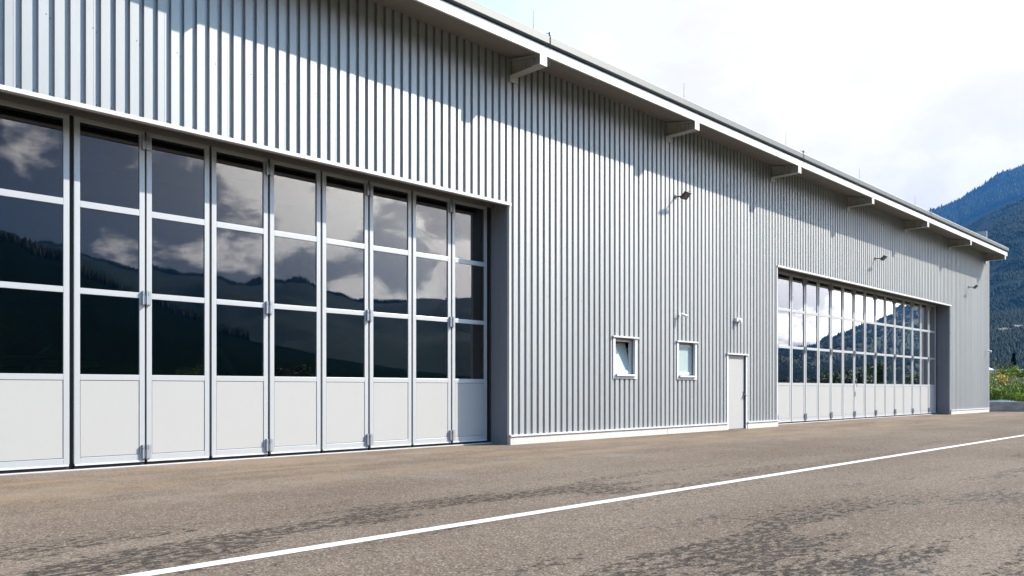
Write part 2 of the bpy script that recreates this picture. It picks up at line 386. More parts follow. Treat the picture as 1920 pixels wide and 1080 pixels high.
# door openings: drip trims, jambs, soffits, reveals, inner room
for (a, b) in (D1, D2):
    t = MB(); t.box(a-.03, b+.05, WY-.035, WY+.11, HD-.035, HD-.004); t.box(a-.03, b+.05, WY-.038, WY-.035, HD-.05, HD+.012)
    part(t, 'door_head_trim', M_trim)
    j = MB(); j.box(a-.055, a-.002, WY-.012, WY+.06, PL+.01, HD-.036); j.box(b+.002, b+.055, WY-.012, WY+.06, PL+.01, HD-.036)
    pieces(j, 'jamb_trim', M_trim, 1)
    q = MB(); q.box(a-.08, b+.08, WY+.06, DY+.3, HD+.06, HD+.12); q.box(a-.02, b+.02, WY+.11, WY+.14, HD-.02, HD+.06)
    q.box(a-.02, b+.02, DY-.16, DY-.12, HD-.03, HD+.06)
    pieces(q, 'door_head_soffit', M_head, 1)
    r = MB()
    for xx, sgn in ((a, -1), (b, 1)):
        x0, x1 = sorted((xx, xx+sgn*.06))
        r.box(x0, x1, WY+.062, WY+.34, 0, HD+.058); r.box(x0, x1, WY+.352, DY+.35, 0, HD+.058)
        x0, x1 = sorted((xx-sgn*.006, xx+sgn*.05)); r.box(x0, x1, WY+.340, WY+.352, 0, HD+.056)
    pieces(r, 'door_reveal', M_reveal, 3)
    r = MB(); r.box(a, a+.055, DY-.02, DY+.1, .02, HD+.05); r.box(b-.055, b, DY-.02, DY+.1, .02, HD+.05)
    pieces(r, 'door_side_frame', M_dark, 1)
    th = MB(); th.box(a+.002, b-.002, DY-.058, DY+.2, -.02, .012); part(th, 'door_threshold', M_conc)
    th = MB(); th.box(a+.002, b-.002, DY-.06, DY-.035, .012, .028); part(th, 'floor_track', M_trim)
# inner room
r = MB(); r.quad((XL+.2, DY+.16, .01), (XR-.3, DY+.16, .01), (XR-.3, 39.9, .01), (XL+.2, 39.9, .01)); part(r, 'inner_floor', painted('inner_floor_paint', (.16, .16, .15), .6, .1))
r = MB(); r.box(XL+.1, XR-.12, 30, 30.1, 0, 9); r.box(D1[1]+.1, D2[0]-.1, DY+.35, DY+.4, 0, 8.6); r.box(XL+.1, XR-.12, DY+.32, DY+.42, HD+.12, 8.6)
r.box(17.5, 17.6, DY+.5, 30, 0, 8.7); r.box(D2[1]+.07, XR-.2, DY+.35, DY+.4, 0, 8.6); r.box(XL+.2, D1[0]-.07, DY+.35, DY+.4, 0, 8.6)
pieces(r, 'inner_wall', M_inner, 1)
# end corner trim
t = MB(); t.box(XR-.035, XR+.035, WY-.02, WY+.09, PL+.007, TOP); part(t, 'corner_trim', M_trim)

# roof edge
EY = 11.56; FB, FT = 8.47, 8.672; XE = 48.42
SLP = .20/.94
t = MB(); t.prism([(EY, FB), (EY, FT), (EY+.05, FT), (EY+.05, FB)], XL-.3, XE); part(t, 'fascia', M_white)
t = MB(); t.prism([(EY+.05, FB+.004), (EY+.05, FB+.1), (WY+.1, FB+.1+.92*SLP), (WY+.1, FB+.012+.97*SLP)], XL-.3, XE-.01); part(t, 'soffit', M_soffit)
t = MB(); t.prism([(EY+.035, FT), (EY+.035, FT+.03), (EY+.3, FT+.03), (EY+.3, FT)], XL-.3, XE-.03); part(t, 'shadow_gap', M_dark)
t = MB(); t.prism([(EY-.045, FT+.03), (EY-.065, FT+.06), (EY-.065, FT+.205), (EY-.05, FT+.222), (EY+.12, FT+.222), (EY+.12, FT+.03)], XL-.32, XE+.05); part(t, 'gutter', M_gutter)
t = MB(); y0 = EY+.12; t.prism([(y0, FT+.12), (y0, FT+.235), (WY+28, FT+.235+28.8*.13), (WY+28, FT+.1+28.8*.13), (WY, FT+.1)], XL-.3, XE+.03); part(t, 'roof', M_roof)
t = MB(); t.tube([(XL, EY+.06, FT+.29), (XE, EY+.06, FT+.29)], .008, 6)
xx = 1.0
while xx < XE: t.box(xx-.01, xx+.01, EY+.05, EY+.075, FT+.2, FT+.29); xx += 1.0
part(t, 'conductor_rail', M_trim)
t = MB(); t.box(XE-.01, XE+.03, EY+.01, EY+.12, FT+.02, FT+.225); t.prism([(EY, FB), (EY, FT), (WY+.4, FT+.10), (WY+.4, FB+.24)], XE, XE+.02); part(t, 'verge_board', M_white)
# eave brackets (I-beams)
def bracket(xc):
    b = MB(); h0 = 8.245; hw = .11
    y0, y1 = EY+.005, WY+.1
    b.prism([(y0, h0), (y1, h0+.02), (y1, h0+.035), (y0, h0+.015)], xc-hw, xc+hw)                       # bottom flange
    b.prism([(y0, h0+.015), (y1, h0+.035), (y1, FB+.19), (y0+.05, FB+.0)], xc-.006, xc+.006)             # web
    b.prism([(EY+.05, FB-.022), (y1, FB+.185-.022), (y1, FB+.185), (EY+.05, FB-.002)], xc-hw, xc+hw)     # top flange
    b.prism([(EY-.006, h0-.004), (EY-.006, FB+.0), (EY+.006, FB+.0), (EY+.006, h0-.004)], xc-hw, xc+hw)  # end plate
    for yy in (EY+.5, EY+.25): b.prism([(yy, h0+.016), (yy+.01, h0+.016), (yy+.01, FB+.06), (yy, FB+.06)], xc-hw+.01, xc+hw-.01)
    b.box(xc-hw-.015, xc+hw+.015, WY-.03, WY-.012, h0-.12, h0+.02)
    return part(b, 'eave_bracket', M_steel)
for i in range(10):
    xc = 12.08 + (i-3)*5.99
    if xc < XE: bracket(min(xc, XE-.12))
# cable clips at the first visible bracket
for xc in (12.23, 24.21, 36.2):
    t = MB()
    t.tube([(xc, EY+.06, FT+.33), (xc, EY-.04, FT+.30), (xc, EY-.075, FT+.2), (xc, EY-.075, FT+.02), (xc, EY-.02, FB-.05), (xc, EY-.02, 8.26)], .007, 6)
    t.box(xc-.02, xc+.02, EY-.08, EY-.03, FT+.24, FT+.31)
    part(t, 'conductor_cable', M_screw)

# windows (parts of the hangar)
def window(W, tilt):
    x0, x1, z0, z1 = W
    o = MB(); e_ = .065
    o.box(x0-.03, x0+e_, WY-.02, WY+.05, z0-.045, z1); o.box(x1-e_, x1+.03, WY-.02, WY+.05, z0-.045, z1)
    o.box(x0+e_, x1-e_, WY-.02, WY+.05, z0-.045, z0+.05)
    o.box(x0-.05, x1+.07, WY-.055, WY+.05, z1+.002, z1+.04)
    fr = part(o, 'window', M_trim, bevel=.004)
    def sub(mb, name, mat, **k):
        q = mb.build(name, mat, **k); q.parent = fr; q.matrix_parent_inverse = Matrix.Identity(4); return q
    r = MB(); d = .17
    r.box(x0+e_-.03, x0+e_, WY+.05, WY+d, z0+.02, z1); r.box(x1-e_, x1-e_+.03, WY+.05, WY+d, z0+.02, z1)
    r.box(x0+e_, x1-e_, WY+.05, WY+d, z1-.03, z1-.002); r.box(x0+e_, x1-e_, WY+.05, WY+d, z0+.02, z0+.048)
    sub(r, 'window_reveal', M_reveal)
    s_ = MB(); s_.box(x0+e_+.0, x1-e_+.02, WY-.07, WY+.10, z0+.052, z0+.075); s_.box(x0+e_, x1-e_+.02, WY-.073, WY-.07, z0+.03, z0+.077)
    sub(s_, 'sill', M_trim)
    f = MB(); a0, a1, b0, b1 = x0+e_+.002, x1-e_-.002, z0+.08, z1-.04
    fw = .05; fy = WY+.10
    f.box(a0, a0+fw, fy, fy+.07, b0, b1); f.box(a1-fw, a1, fy, fy+.07, b0, b1); f.box(a0+fw, a1-fw, fy, fy+.07, b0, b0+.035); f.box(a0+fw, a1-fw, fy, fy+.07, b1-.045, b1)
    sub(f, 'window_frame', M_winf)
    A0, A1, B0, B1 = a0+fw-.02, a1-fw+.02, b0+.02, b1-.03
    Mx = Matrix.Translation((0, fy-.012, B0)) @ Matrix.Rotation(-R(tilt), 4, 'X')
    sa = MB(); H = B1-B0; sw = .055
    sa.box(A0, A0+sw, 0, .045, 0, H, Mx); sa.box(A1-sw, A1, 0, .045, 0, H, Mx); sa.box(A0+sw, A1-sw, 0, .045, 0, .085, Mx); sa.box(A0+sw, A1-sw, 0, .045, H-sw, H, Mx)
    for xx in (A0+.07, A1-.1): sa.box(xx, xx+.012, -.004, 0, .05, .062, Mx)
    sh = sub(sa, 'sash', M_winf)
    gp = MB(); gp.box(A0+sw, A1-sw, .018, .026, .085, H-sw, Mx); sub(gp, 'glass_pane', M_skypale)
    if tilt:
        st_ = MB(); st_.tube([(A1-.01, fy+.03, B1-.16), tuple(Mx @ Vector((A1-.02, .03, H-.2)))], .006, 6); sub(st_, 'stay_arm', M_hinge)
    bk = MB(); bk.box(a0, a1, WY+.55, WY+.56, z0, z1); sub(bk, 'room_backing', M_inner)
    return fr
w1 = window(W1, 14); w1['label'] = 'window with its sash tilted open inwards'
w2 = window(W2, 0); w2['label'] = 'closed window with glass coloured pale like reflected sky'

# personnel door
x0, x1, _, z1 = DR
o = MB(); o.box(x0-.035, x0+.055, WY-.02, WY+.06, 0, z1); o.box(x1-.055, x1+.035, WY-.02, WY+.06, 0, z1); o.box(x0-.06, x1+.08, WY-.06, WY+.06, z1+.002, z1+.045)
fr = part(o, 'side_door', M_trim, bevel=.004)
def sub(mb, name, mat, par, **k):
    q = mb.build(name, mat, **k); q.parent = par; q.matrix_parent_inverse = Matrix.Identity(4); return q
l = MB(); l.box(x0+.058, x1-.062, WY+.035, WY+.09, .012, z1-.01); sub(l, 'door_panel', M_panel, fr, bevel=.004)
l = MB(); l.box(x1-.06, x1-.045, WY+.0, WY+.1, .01, z1); sub(l, 'door_gap_seal', M_dark, fr)
l = MB(); hx = x1-.12
l.box(hx-.025, hx+.025, WY+.020, WY+.036, .93, 1.18); sub(l, 'lock_plate', M_screw, fr)
l = MB(); l.tube([(hx, WY+.03, 1.08), (hx, WY-.03, 1.08), (hx+.02, WY-.035, 1.08), (hx+.14, WY-.035, 1.08)], .010, 8)
l.tube([(hx-.01+.02*math.cos(a)-.07, WY+.01, .99+.05*math.sin(a)) for a in np.linspace(-2.8, .6, 9)], .006, 6); sub(l, 'door_handle', M_chrome, fr)

# folding door leaves
rows = [(5.345, 4.135), (4.035, 2.80), (2.71, 1.475)]
def make_leaf(wd):
    f = MB(); st = .082; Z0, Z1 = .105, 5.45
    f.box(0, st, 0, .062, Z0, Z1); f.box(wd-st, wd, 0, .062, Z0, Z1)
    for a, b in ((5.345, Z1), (4.035, 4.135), (2.71, 2.80), (1.385, 1.475), (Z0, .195)): f.box(st, wd-st, .001, .061, a, b)
    leaf = f.build('door_leaf', M_frame, bevel=.004)
    for a, b in rows:
        q = MB(); q.box(0, wd-2*st+.004, -.004, .004, 0, a-b+.004)
        o = q.build('glass_pane', M_glass, leaf, loc=(st-.002, .030, b-.002))
        o.rotation_euler = (R(random.uniform(-.12, .12)), 0, R(random.uniform(-.12, .12)))
    q = MB(); q.box(st+.006, wd-st-.006, .008, .05, .202, 1.378); q.build('lower_panel', M_panel, leaf, bevel=.003)
    q = MB(); q.box(st, wd-st, .02, .03, .195, 1.385); q.build('panel_backing', M_dark, leaf)
    q = MB(); q.box(.01, wd-.01, -.012, .05, .075, .104); q.build('bottom_rail', M_trim, leaf)
    q = MB(); q.box(.004, wd-.004, .02, .05, .018, .076); q.build('brush_seal', M_dark, leaf)
    return leaf
def hinge(leaf, wd, z):
    h_ = MB(); g_ = .018; x = wd+g_
    h_.box(x-.062, x-.028, -.045, 0, z-.11, z+.11); h_.box(x+.028, x+.070, -.035, .0, z-.11, z+.11)
    h_.box(x-.028, x+.028, -.052, -.030, z-.10, z+.03); h_.box(x-.02, x+.03, -.046, -.026, z-.10, z-.06)
    h_.tube([(x, -.055, z-.12), (x, -.055, z+.115)], .013, 8)
    h_.box(x-.055, x-.045, -.055, -.044, z+.05, z+.06); h_.box(x-.03+.065, x+.045, -.041, -.034, z+.05, z+.06)
    return h_.build('hinge', M_hinge, leaf)
WD = {}
for di, (a, b) in enumerate((D1, D2)):
    n = 16; A0 = (-5.19, 24.45)[di]; B0 = (11.87, 42.10)[di]
    pitch = (B0-A0)/n; wd = pitch-.04
    proto = make_leaf(wd); first = True
    protoh = None
    for i in range(n):
        hinged = i % 2 == 0 and i < 15
        if i == 1: lf = proto
        elif hinged and protoh is None:
            lf = copy_tree(proto)
            for z in (5.22, 2.72, .24): hinge(lf, wd, z)
            protoh = lf
        else: lf = copy_tree(protoh if hinged else proto)
        for ch in lf.children:
            if ch.name.startswith('glass_pane'): ch.rotation_euler = (R(random.uniform(-.10, .10)), 0, R(random.uniform(-.2, .2)))
        xo = A0+i*pitch+.02
        if i == 7: xo -= .012
        if i == 8: xo += .012
        lf.location = (xo, DY, 0); lf.parent = hangar; lf.matrix_parent_inverse = hinv
        lf['group'] = 'leaves of the folding doors'
        if i == 7:
            hb = MB(); hb.tube([(.05, 0, 1.34), (.05, -.06, 1.34), (.05, -.075, 1.38), (.05, -.075, 1.60), (.05, -.06, 1.64), (.05, 0, 1.64)], .012, 8)
            hb.box(.02, .07, -.02, 0, .95, 1.15); hb.build('pull_handle', M_chrome, lf)
    # dark backing posts behind the gaps
    gp = MB()
    for i in range(1, n): gp.box(A0+i*pitch-.035, A0+i*pitch+.035, DY+.066, DY+.085, .02, 5.45)
    pieces(gp, 'gap_gasket', M_dark, 1)

# ---------------------------------------------------------------- fixtures on the wall
def floodlight(x, z, label):
    r_ = empty('floodlight', (x, WY, z), label, 'floodlight', 'floodlights on the facade')
    a = MB(); a.box(-.05, .05, -.012, .004, -.06, .06); a.tube([(0, -.01, 0), (0, -.28, -.02)], .02, 8); a.build('arm', M_black, r_)
    Mx = Matrix.Translation((0, -.36, -.02)) @ Matrix.Scale(.82, 4) @ Matrix.Rotation(R(-42), 4, 'X')
    b = MB(); b.box(-.17, .17, -.14, .14, -.02, .035, Mx)
    for k in range(7): b.box(-.14+k*.045, -.13+k*.045, -.11, .11, .035, .06, Mx)
    b.box(-.19, -.175, -.03, .15, -.015, .015, Mx); b.box(.175, .19, -.03, .15, -.015, .015, Mx); b.box(-.19, .19, .14, .155, -.015, .015, Mx)
    b.build('housing', M_black, r_, bevel=.004)
    c_ = MB(); c_.box(-.14, .14, -.11, .115, -.026, -.0195, Mx); c_.build('lamp_glass', M_lens, r_)
floodlight(18.42, 6.66, 'black floodlight on a long arm above the two small windows')
floodlight(32.7, 6.60, 'black floodlight on the wall above the far folding door')
floodlight(45.0, 6.56, 'black floodlight nearest the far corner of the hangar')
r_ = empty('security_camera', (18.62, WY, 3.36), 'small white security camera on the wall above the closed window', 'camera')
a = MB(); a.tube([(0, .0, 0), (0, -.03, 0)], .05, 16); a.tube([(0, -.03, 0), (0, -.13, -.02)], .016, 8); a.build('mount', M_wplastic, r_)
a = MB(); a.tube([(-.04, -.10, .01), (.10, -.21, -.06)], .038, 16); a.build('camera_body', M_wplastic, r_)
a = MB(); a.tube([(.10, -.21, -.06), (.106, -.215, -.063)], .026, 12); a.build('lens', M_black, r_)
r_ = empty('door_lamp', (21.78, WY, 3.40), 'white wall lamp with sensor above the side door', 'lamp')
a = MB(); a.box(-.15, .15, -.09, 0, -.06, .06); a.build('housing', M_wplastic, r_, bevel=.01)
a = MB(); a.tube([(.0, -.09, -.01), (.0, -.17, -.03)], .05, 16); a.build('sensor', M_wplastic, r_)
r_ = empty('corner_sensor', (48.15, WY, 3.36), 'small white sensor on the wall by the far corner', 'sensor')
a = MB(); a.tube([(0, 0, 0), (0, -.12, .0)], .02, 8); a.build('bracket', M_wplastic, r_)
a = MB(); a.tube([(0, -.08, 0), (.02, -.26, -.05)], .05, 12); a.build('housing', M_wplastic, r_)
for i, lab in enumerate(('lightning rod at the roof edge nearest the camera', 'second lightning rod along the roof edge', 'third lightning rod along the roof edge, mid roof',
                         'lightning rod above the start of the far folding door', 'lightning rod in front of the blue mountain, left one', 'thin lightning rod near the far end of the roof')):
    xr = 12.42+i*5.99
    zb = FT+.235+(12.2-EY-.12)*.13
    r_ = empty('lightning_rod', (xr, 12.2, zb), lab, 'lightning rod', 'lightning rods on the roof')
    a = MB(); a.tube([(0, 0, .06), (0, 0, .80)], .006, 6, radii=[.008, .004]); a.build('rod', M_screw, r_)
    a = MB(); a.tube([(0, 0, -.03), (0, 0, .07)], .10, 12, radii=[.11, .08]); a.build('foot', M_conc, r_)

# ---------------------------------------------------------------- aircraft inside the hangar, seen dimly through the first leaves
M_air = painted('pale_aircraft_paint', (.62, .60, .42), .35, .03)
def ring(cx_, ry, rz, cz, n=14): return [(cx_, ry*math.cos(2*math.pi*k/n), cz+rz*math.sin(2*math.pi*k/n)) for k in range(n)]
ac = empty('light_aircraft', (3.4, 14.35, -.02), 'pale light aircraft parked inside, seen dimly through the glass', 'aircraft')
ac.scale = (.92, .92, .90)
b = MB(); secs = [(-2.6, .12, .12, 1.0), (-2.3, .34, .34, 1.02), (-1.5, .48, .42, 1.0), (-.9, .52, .45, 1.0), (.3, .48, .44, 1.02), (1.2, .32, .30, 1.15), (2.2, .2, .2, 1.25), (3.5, .09, .1, 1.33)]
n = 14
for s_ in secs: b.v += ring(s_[0], s_[1], s_[2], s_[3])
for i in range(len(secs)-1):
    for k in range(n): b.f.append((i*n+k, i*n+(k+1) % n, (i+1)*n+(k+1) % n, (i+1)*n+k))
b.f.append(tuple(range(n))); b.f.append(tuple(range((len(secs)-1)*n, len(secs)*n)))
b.build('fuselage', M_air, ac, smooth=True)
cb_ = MB()
for x_ in (-1.25, -.35, .25):
    for sy in (-.42, .42): cb_.tube([(x_, sy, 1.3), (x_+(.12 if x_ < -1 else 0), sy*.85, 1.86)], .055, 8)
cb_.build('cabin_posts', M_air, ac)
b = MB(); b.prism([(-.46, 1.82), (-.40, 1.93), (.40, 1.93), (.46, 1.82)], -1.3, .62); b.build('cabin_roof', M_air, ac, bevel=.03)
b = MB(); b.prism([(-4.2, 1.98), (-4.2, 2.0), (4.2, 2.0), (4.2, 1.98)], -.9, -.3); b.v = [(x, y*.2, z-.03) for x, y, z in b.v]; b.build('wing', M_air, ac)
b = MB(); n0 = 0
for sy in (-.03, .03): b.v += [(2.45, sy, 1.3), (2.62, sy, 2.3), (3.0, sy, 2.3), (3.6, sy, 1.35)]
b.f = [(0,1,2,3), (7,6,5,4), (0,4,5,1), (1,5,6,2), (2,6,7,3), (3,7,4,0)]; b.build('tail_fin', M_air, ac)
b = MB(); b.v = []
for sy in (-.036, .036): b.v += [(2.72, sy, 2.29), (2.86, sy, 2.29), (3.38, sy, 1.36), (3.1, sy, 1.36)]
b.f = [(0,1,2,3), (7,6,5,4), (0,4,5,1), (1,5,6,2), (2,6,7,3), (3,7,4,0)]; b.build('fin_stripe', M_dark, ac)
b = MB(); b.tube([(-.35, 0, 1.93), (-.05, 0, 2.2)], .03, 6, radii=[.045, .02]); b.tube([(1.4, 0, 1.45), (1.65, 0, 1.68)], .03, 6, radii=[.04, .02]); b.build('antenna', M_air, ac)
for xw, yw in ((-2.0, 0), (-.4, -.8), (-.4, .8)):
    b = MB(); b.tube([(xw, yw-.06, .2), (xw, yw+.06, .2)], .19, 18); b.tube([(xw, yw, .2), (xw, yw*.4, .75)], .03, 6); b.build('wheel', M_dark, ac)

# ---------------------------------------------------------------- right edge: retaining wall, bank, plants
U = Vector((math.sin(ANG), -math.cos(ANG), 0)); Fw = Vector((math.cos(ANG), math.sin(ANG), 0))
O = Vector((48.78, 12.62, 0))
def loc(u, f, z=0): p = O + U*u + Fw*f; return (p.x, p.y, z)
b = MB()
for a0, a1 in ((0, 4.4), (4.42, 8.8), (8.82, 13.6)):
    pts = [loc(a0, 0), loc(a1, 0), loc(a1, .28), loc(a0, .28)]
    n0 = len(b.v); b.v += [(p[0], p[1], -.03) for p in pts] + [(p[0], p[1], .55) for p in pts]
    b.f += [tuple(n0+i for i in q) for q in ((0,3,2,1),(4,5,6,7),(0,1,5,4),(1,2,6,5),(2,3,7,6),(3,0,4,7))]
tag(b.build('retaining_wall', M_conc, bevel=.012), 'low grey concrete wall holding the flowery bank beside the hangar', 'wall')
def bank_h(u, f):
    t_ = min(1, max(0, (f-.28)/7.0)); return .5 + (1.45*t_**.8 if u < 9.5 else 1.45*t_**.8*max(0, 1-(u-9.5)/4)) + .10*math.sin(u*1.3+f)+.06*math.sin(f*2.7+u*.7)
nu, nf = 50, 40; V = []
for j in range(nf+1):
    for i in range(nu+1):
        u = -14+i*(27.5/nu); f = .27 + j*(24/nf); V.append(loc(u, f, bank_h(u, f) if f < 22 else 0))
Fq = [(j*(nu+1)+i, j*(nu+1)+i+1, (j+1)*(nu+1)+i+1, (j+1)*(nu+1)+i) for j in range(nf) for i in range(nu)
      if V[j*(nu+1)+i][0] > 48.75 or V[j*(nu+1)+i][1] > 40.4]
V = np.array(V); Fq = np.array(Fq)
tag(npmesh('bank', V, Fq, M_grass), kind='structure')

def leafmat(name, c, c2):
    m = Mat(name, c, .7, 0, .2); v = m.noise(m.pos(), 3.0, 3); m.col(m.mix(m.rng(v, .4, .6), c, c2))
    m.b.inputs['Subsurface Weight'].default_value = 0
    return m.m
M_leafA = leafmat('bright_leaves', (.24, .30, .03), (.10, .17, .02))
M_leafB = leafmat('dry_grass_stems', (.23, .19, .10), (.30, .22, .15))
M_leafD = leafmat('dark_leaves', (.03, .055, .02), (.05, .08, .03))
M_yel = leafmat('yellow_flowers', (.75, .42, .03), (.70, .55, .06))
M_wht = leafmat('white_flowers', (.75, .74, .62), (.60, .55, .50))
M_pnk = leafmat('seed_heads', (.34, .24, .20), (.42, .30, .27))
def cards(cent, size, up=.5, aspect=1.0):
    n = len(cent); d = rng.normal(size=(n, 3)); d[:, 2] = d[:, 2]*.4+up; d /= np.linalg.norm(d, axis=1)[:, None]
    e = rng.normal(size=(n, 3)); e -= (e*d).sum(1)[:, None]*d; e /= np.linalg.norm(e, axis=1)[:, None]
    s_ = size*(.6+.8*rng.random(n))[:, None]
    V = np.stack([cent-e*s_*.5*aspect, cent+d*s_*.5-e*0, cent+e*s_*.5*aspect, cent-d*s_*.5], 1).reshape(-1, 3)
    return V, np.arange(4*n).reshape(-1, 4)
def bank_pts(n, u0, u1, f0, f1, h0, h1):
    P = []
    while len(P) < n:
        u = random.uniform(u0, u1); f = random.uniform(f0, f1); z = bank_h(u, f)+random.uniform(h0, h1); p = loc(u, f, z)
        if p[0] > 48.85: P.append(p)
    return np.array(P)
V, F_ = cards(bank_pts(64000, -1.5, 9.5, .3, 7.5, -.02, .42), .15, 1.6, .28); tag(npmesh('meadow_leaves', V, F_, M_leafA), 'thick green meadow leaves covering the bank', 'meadow', kind='stuff')
V, F_ = cards(bank_pts(9000, -1.5, 9.5, 1.5, 7.5, .15, .62), .13, 2.5, .14); tag(npmesh('dry_grass', V, F_, M_leafB), 'dry brownish grass stems among the meadow leaves', 'grass', kind='stuff')
V, F_ = cards(bank_pts(1300, -1.5, 9.5, 2.0, 7.5, .3, .6), .06, .2, 1.0); tag(npmesh('white_wildflowers', V, F_, M_wht), 'small pale wildflowers scattered over the bank', 'wildflowers', kind='stuff')
V, F_ = cards(bank_pts(1200, -1.5, 9.5, 3.0, 7.5, .3, .6), .07, .2, .8); tag(npmesh('seed_heads', V, F_, M_pnk), 'brownish pink seed heads on the bank', 'seed heads', kind='stuff')
def UX(px, f): return (px-960)*(42.9+f)/1450-26.37     # sideways place on the bank, measured from its corner
def shrub(name, u, f, w_, h_, n, mat, label, cat, size=.12, flowers=None):
    x, y, z = loc(u, f, bank_h(u, f) if f < 20 else 0)
    r_ = empty(name, (x, y, z), label, cat)
    c_ = rng.normal(size=(n, 3)); c_ /= np.linalg.norm(c_, axis=1)[:, None]; c_ *= (rng.random(n)**.45)[:, None]
    lob = np.array([[random.uniform(-.5, .5)*w_, random.uniform(-.5, .5)*w_, random.uniform(.3, .85)*h_] for _ in range(9)])
    P_ = lob[rng.integers(0, 9, n)] + c_*np.array([w_*.38, w_*.38, h_*.28])
    V, F_ = cards(P_, size, .4, .5); o = npmesh('foliage', V, F_, mat); o.parent = r_
    s_ = MB()
    for k in range(5): s_.tube([(0, 0, -.1), tuple(lob[k]*.5), tuple(lob[k])], .02, 5, radii=[.03, .02, .008])
    s_.build('stems', M_leafB, r_)
    if flowers:
        P_ = lob[rng.integers(0, 9, 220)] + rng.normal(size=(220, 3))*np.array([w_*.22, w_*.22, h_*.15]); P_[:, 2] += .08
        V, F_ = cards(P_, .07, .3, 1); o = npmesh('flowers', V, F_, flowers); o.parent = r_
shrub('flowering_bush', UX(1880, 3.2), 3.2, .55, .85, 500, M_leafB, 'bush with orange yellow blossom in the middle of the bank', 'bush', .08, M_yel)
shrub('green_bush', UX(1914, 5.2), 5.2, 1.1, 1.1, 3200, M_leafA, 'bright green bush at the right edge on top of the bank', 'bush', .10)
shrub('low_green_bush', UX(1891, 6.0), 6.0, .9, .75, 1800, M_leafA, 'low round green bush between the pale hut and the corner', 'bush', .09)
shrub('feathery_bush', UX(1880, 7.2), 7.2, 1.2, 1.1, 900, M_leafD, 'loose grey green bush standing tallest beside the hangar corner', 'bush', .08)
shrub('leafy_weed', UX(1863, .9), .9, .8, .6, 1500, M_leafA, 'bright green weeds just above the concrete wall', 'weeds', .09)
shrub('leafy_weed_dark', UX(1871, 1.2), 1.2, .5, .5, 900, M_leafD, 'dark green weeds in the hollow above the concrete wall', 'weeds', .09)
# tape across the bank
b = MB(); pts = [Vector(loc(u, .75, 1.08-.09*u/1.9*1.9+.03*abs(math.sin(u*1.7)))) for u in np.linspace(-.1, 9, 50)]
for p, q in zip(pts, pts[1:]): b.box(0, (q-p).length, -.002, .002, -.02, .02, Matrix.Translation(p) @ (q-p).to_track_quat('X', 'Z').to_matrix().to_4x4())
tag(b.build('barrier_tape', M_wht), 'thin pale tape strung across the bank above the concrete wall', 'tape')

# dark conifer behind the bank, pale hut and tent
M_trunk = Mat('bark', (.08, .06, .045), .9).m
def conifer(x, y, z, h_, rad, label, group=None, n=1400, size=.35):
    r_ = empty('conifer', (x, y, z), label, 'tree', group)
    t_ = rng.random(n)**.8; a_ = rng.random(n)*6.283; rr = rad*(1-t_)*(.35+.65*rng.random(n)**.5)*(1+.25*np.sin(t_*40))
    P_ = np.stack([rr*np.cos(a_), rr*np.sin(a_), h_*(.08+.92*t_)-rr*.25], 1)
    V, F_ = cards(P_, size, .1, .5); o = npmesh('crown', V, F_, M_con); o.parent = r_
    b = MB(); b.tube([(0, 0, -.2), (0, 0, h_*.95)], .1, 6, radii=[.022*h_, .005*h_]); b.build('trunk', M_trunk, r_)
x, y, _ = loc(UX(1901, 40), 40); conifer(x, y, 0, 5.1, 1.0, 'small dark conifer standing beyond the bank', n=1600, size=.28)
x, y, _ = loc(UX(1893, 30), 30); h_ = empty('site_hut', (x, y, 0), 'small pale hut with flat roof beyond the bank', 'hut', rz=ANG-R(90))
b = MB(); b.box(-1.0, 2.2, 0, 2.2, 0, 3.0); b.build('wall', M_wplastic, h_)
b = MB(); b.box(-1.1, 2.3, -.1, 2.3, 3.0, 3.12); b.build('roof', M_wplastic, h_)
b = MB(); b.box(.1, .9, -.02, 0, 1.2, 2.7); b.build('window', M_black, h_)
x, y, _ = loc(UX(1855, 44), 44); h_ = empty('white_tent', (x, y, 0), 'white peaked tent roof showing at the hangar corner', 'tent', rz=ANG-R(90))
b = MB(); b.v = [(-1, -1, 3.05), (1, -1, 3.05), (1, 1, 3.05), (-1, 1, 3.05), (0, 0, 3.7), (-1, -1, 2.8), (1, -1, 2.8), (1, 1, 2.8), (-1, 1, 2.8)]
b.f = [(0,1,4), (1,2,4), (2,3,4), (3,0,4), (0,5,6,1), (1,6,7,2), (2,7,8,3), (3,8,5,0)]; b.build('canopy', M_wplastic, h_)
for sx_ in (-.96, .96):
    for sy in (-.96, .96): b = MB(); b.tube([(sx_, sy, 0), (sx_, sy, 3)], .04, 6); b.build('pole', M_trim, h_)

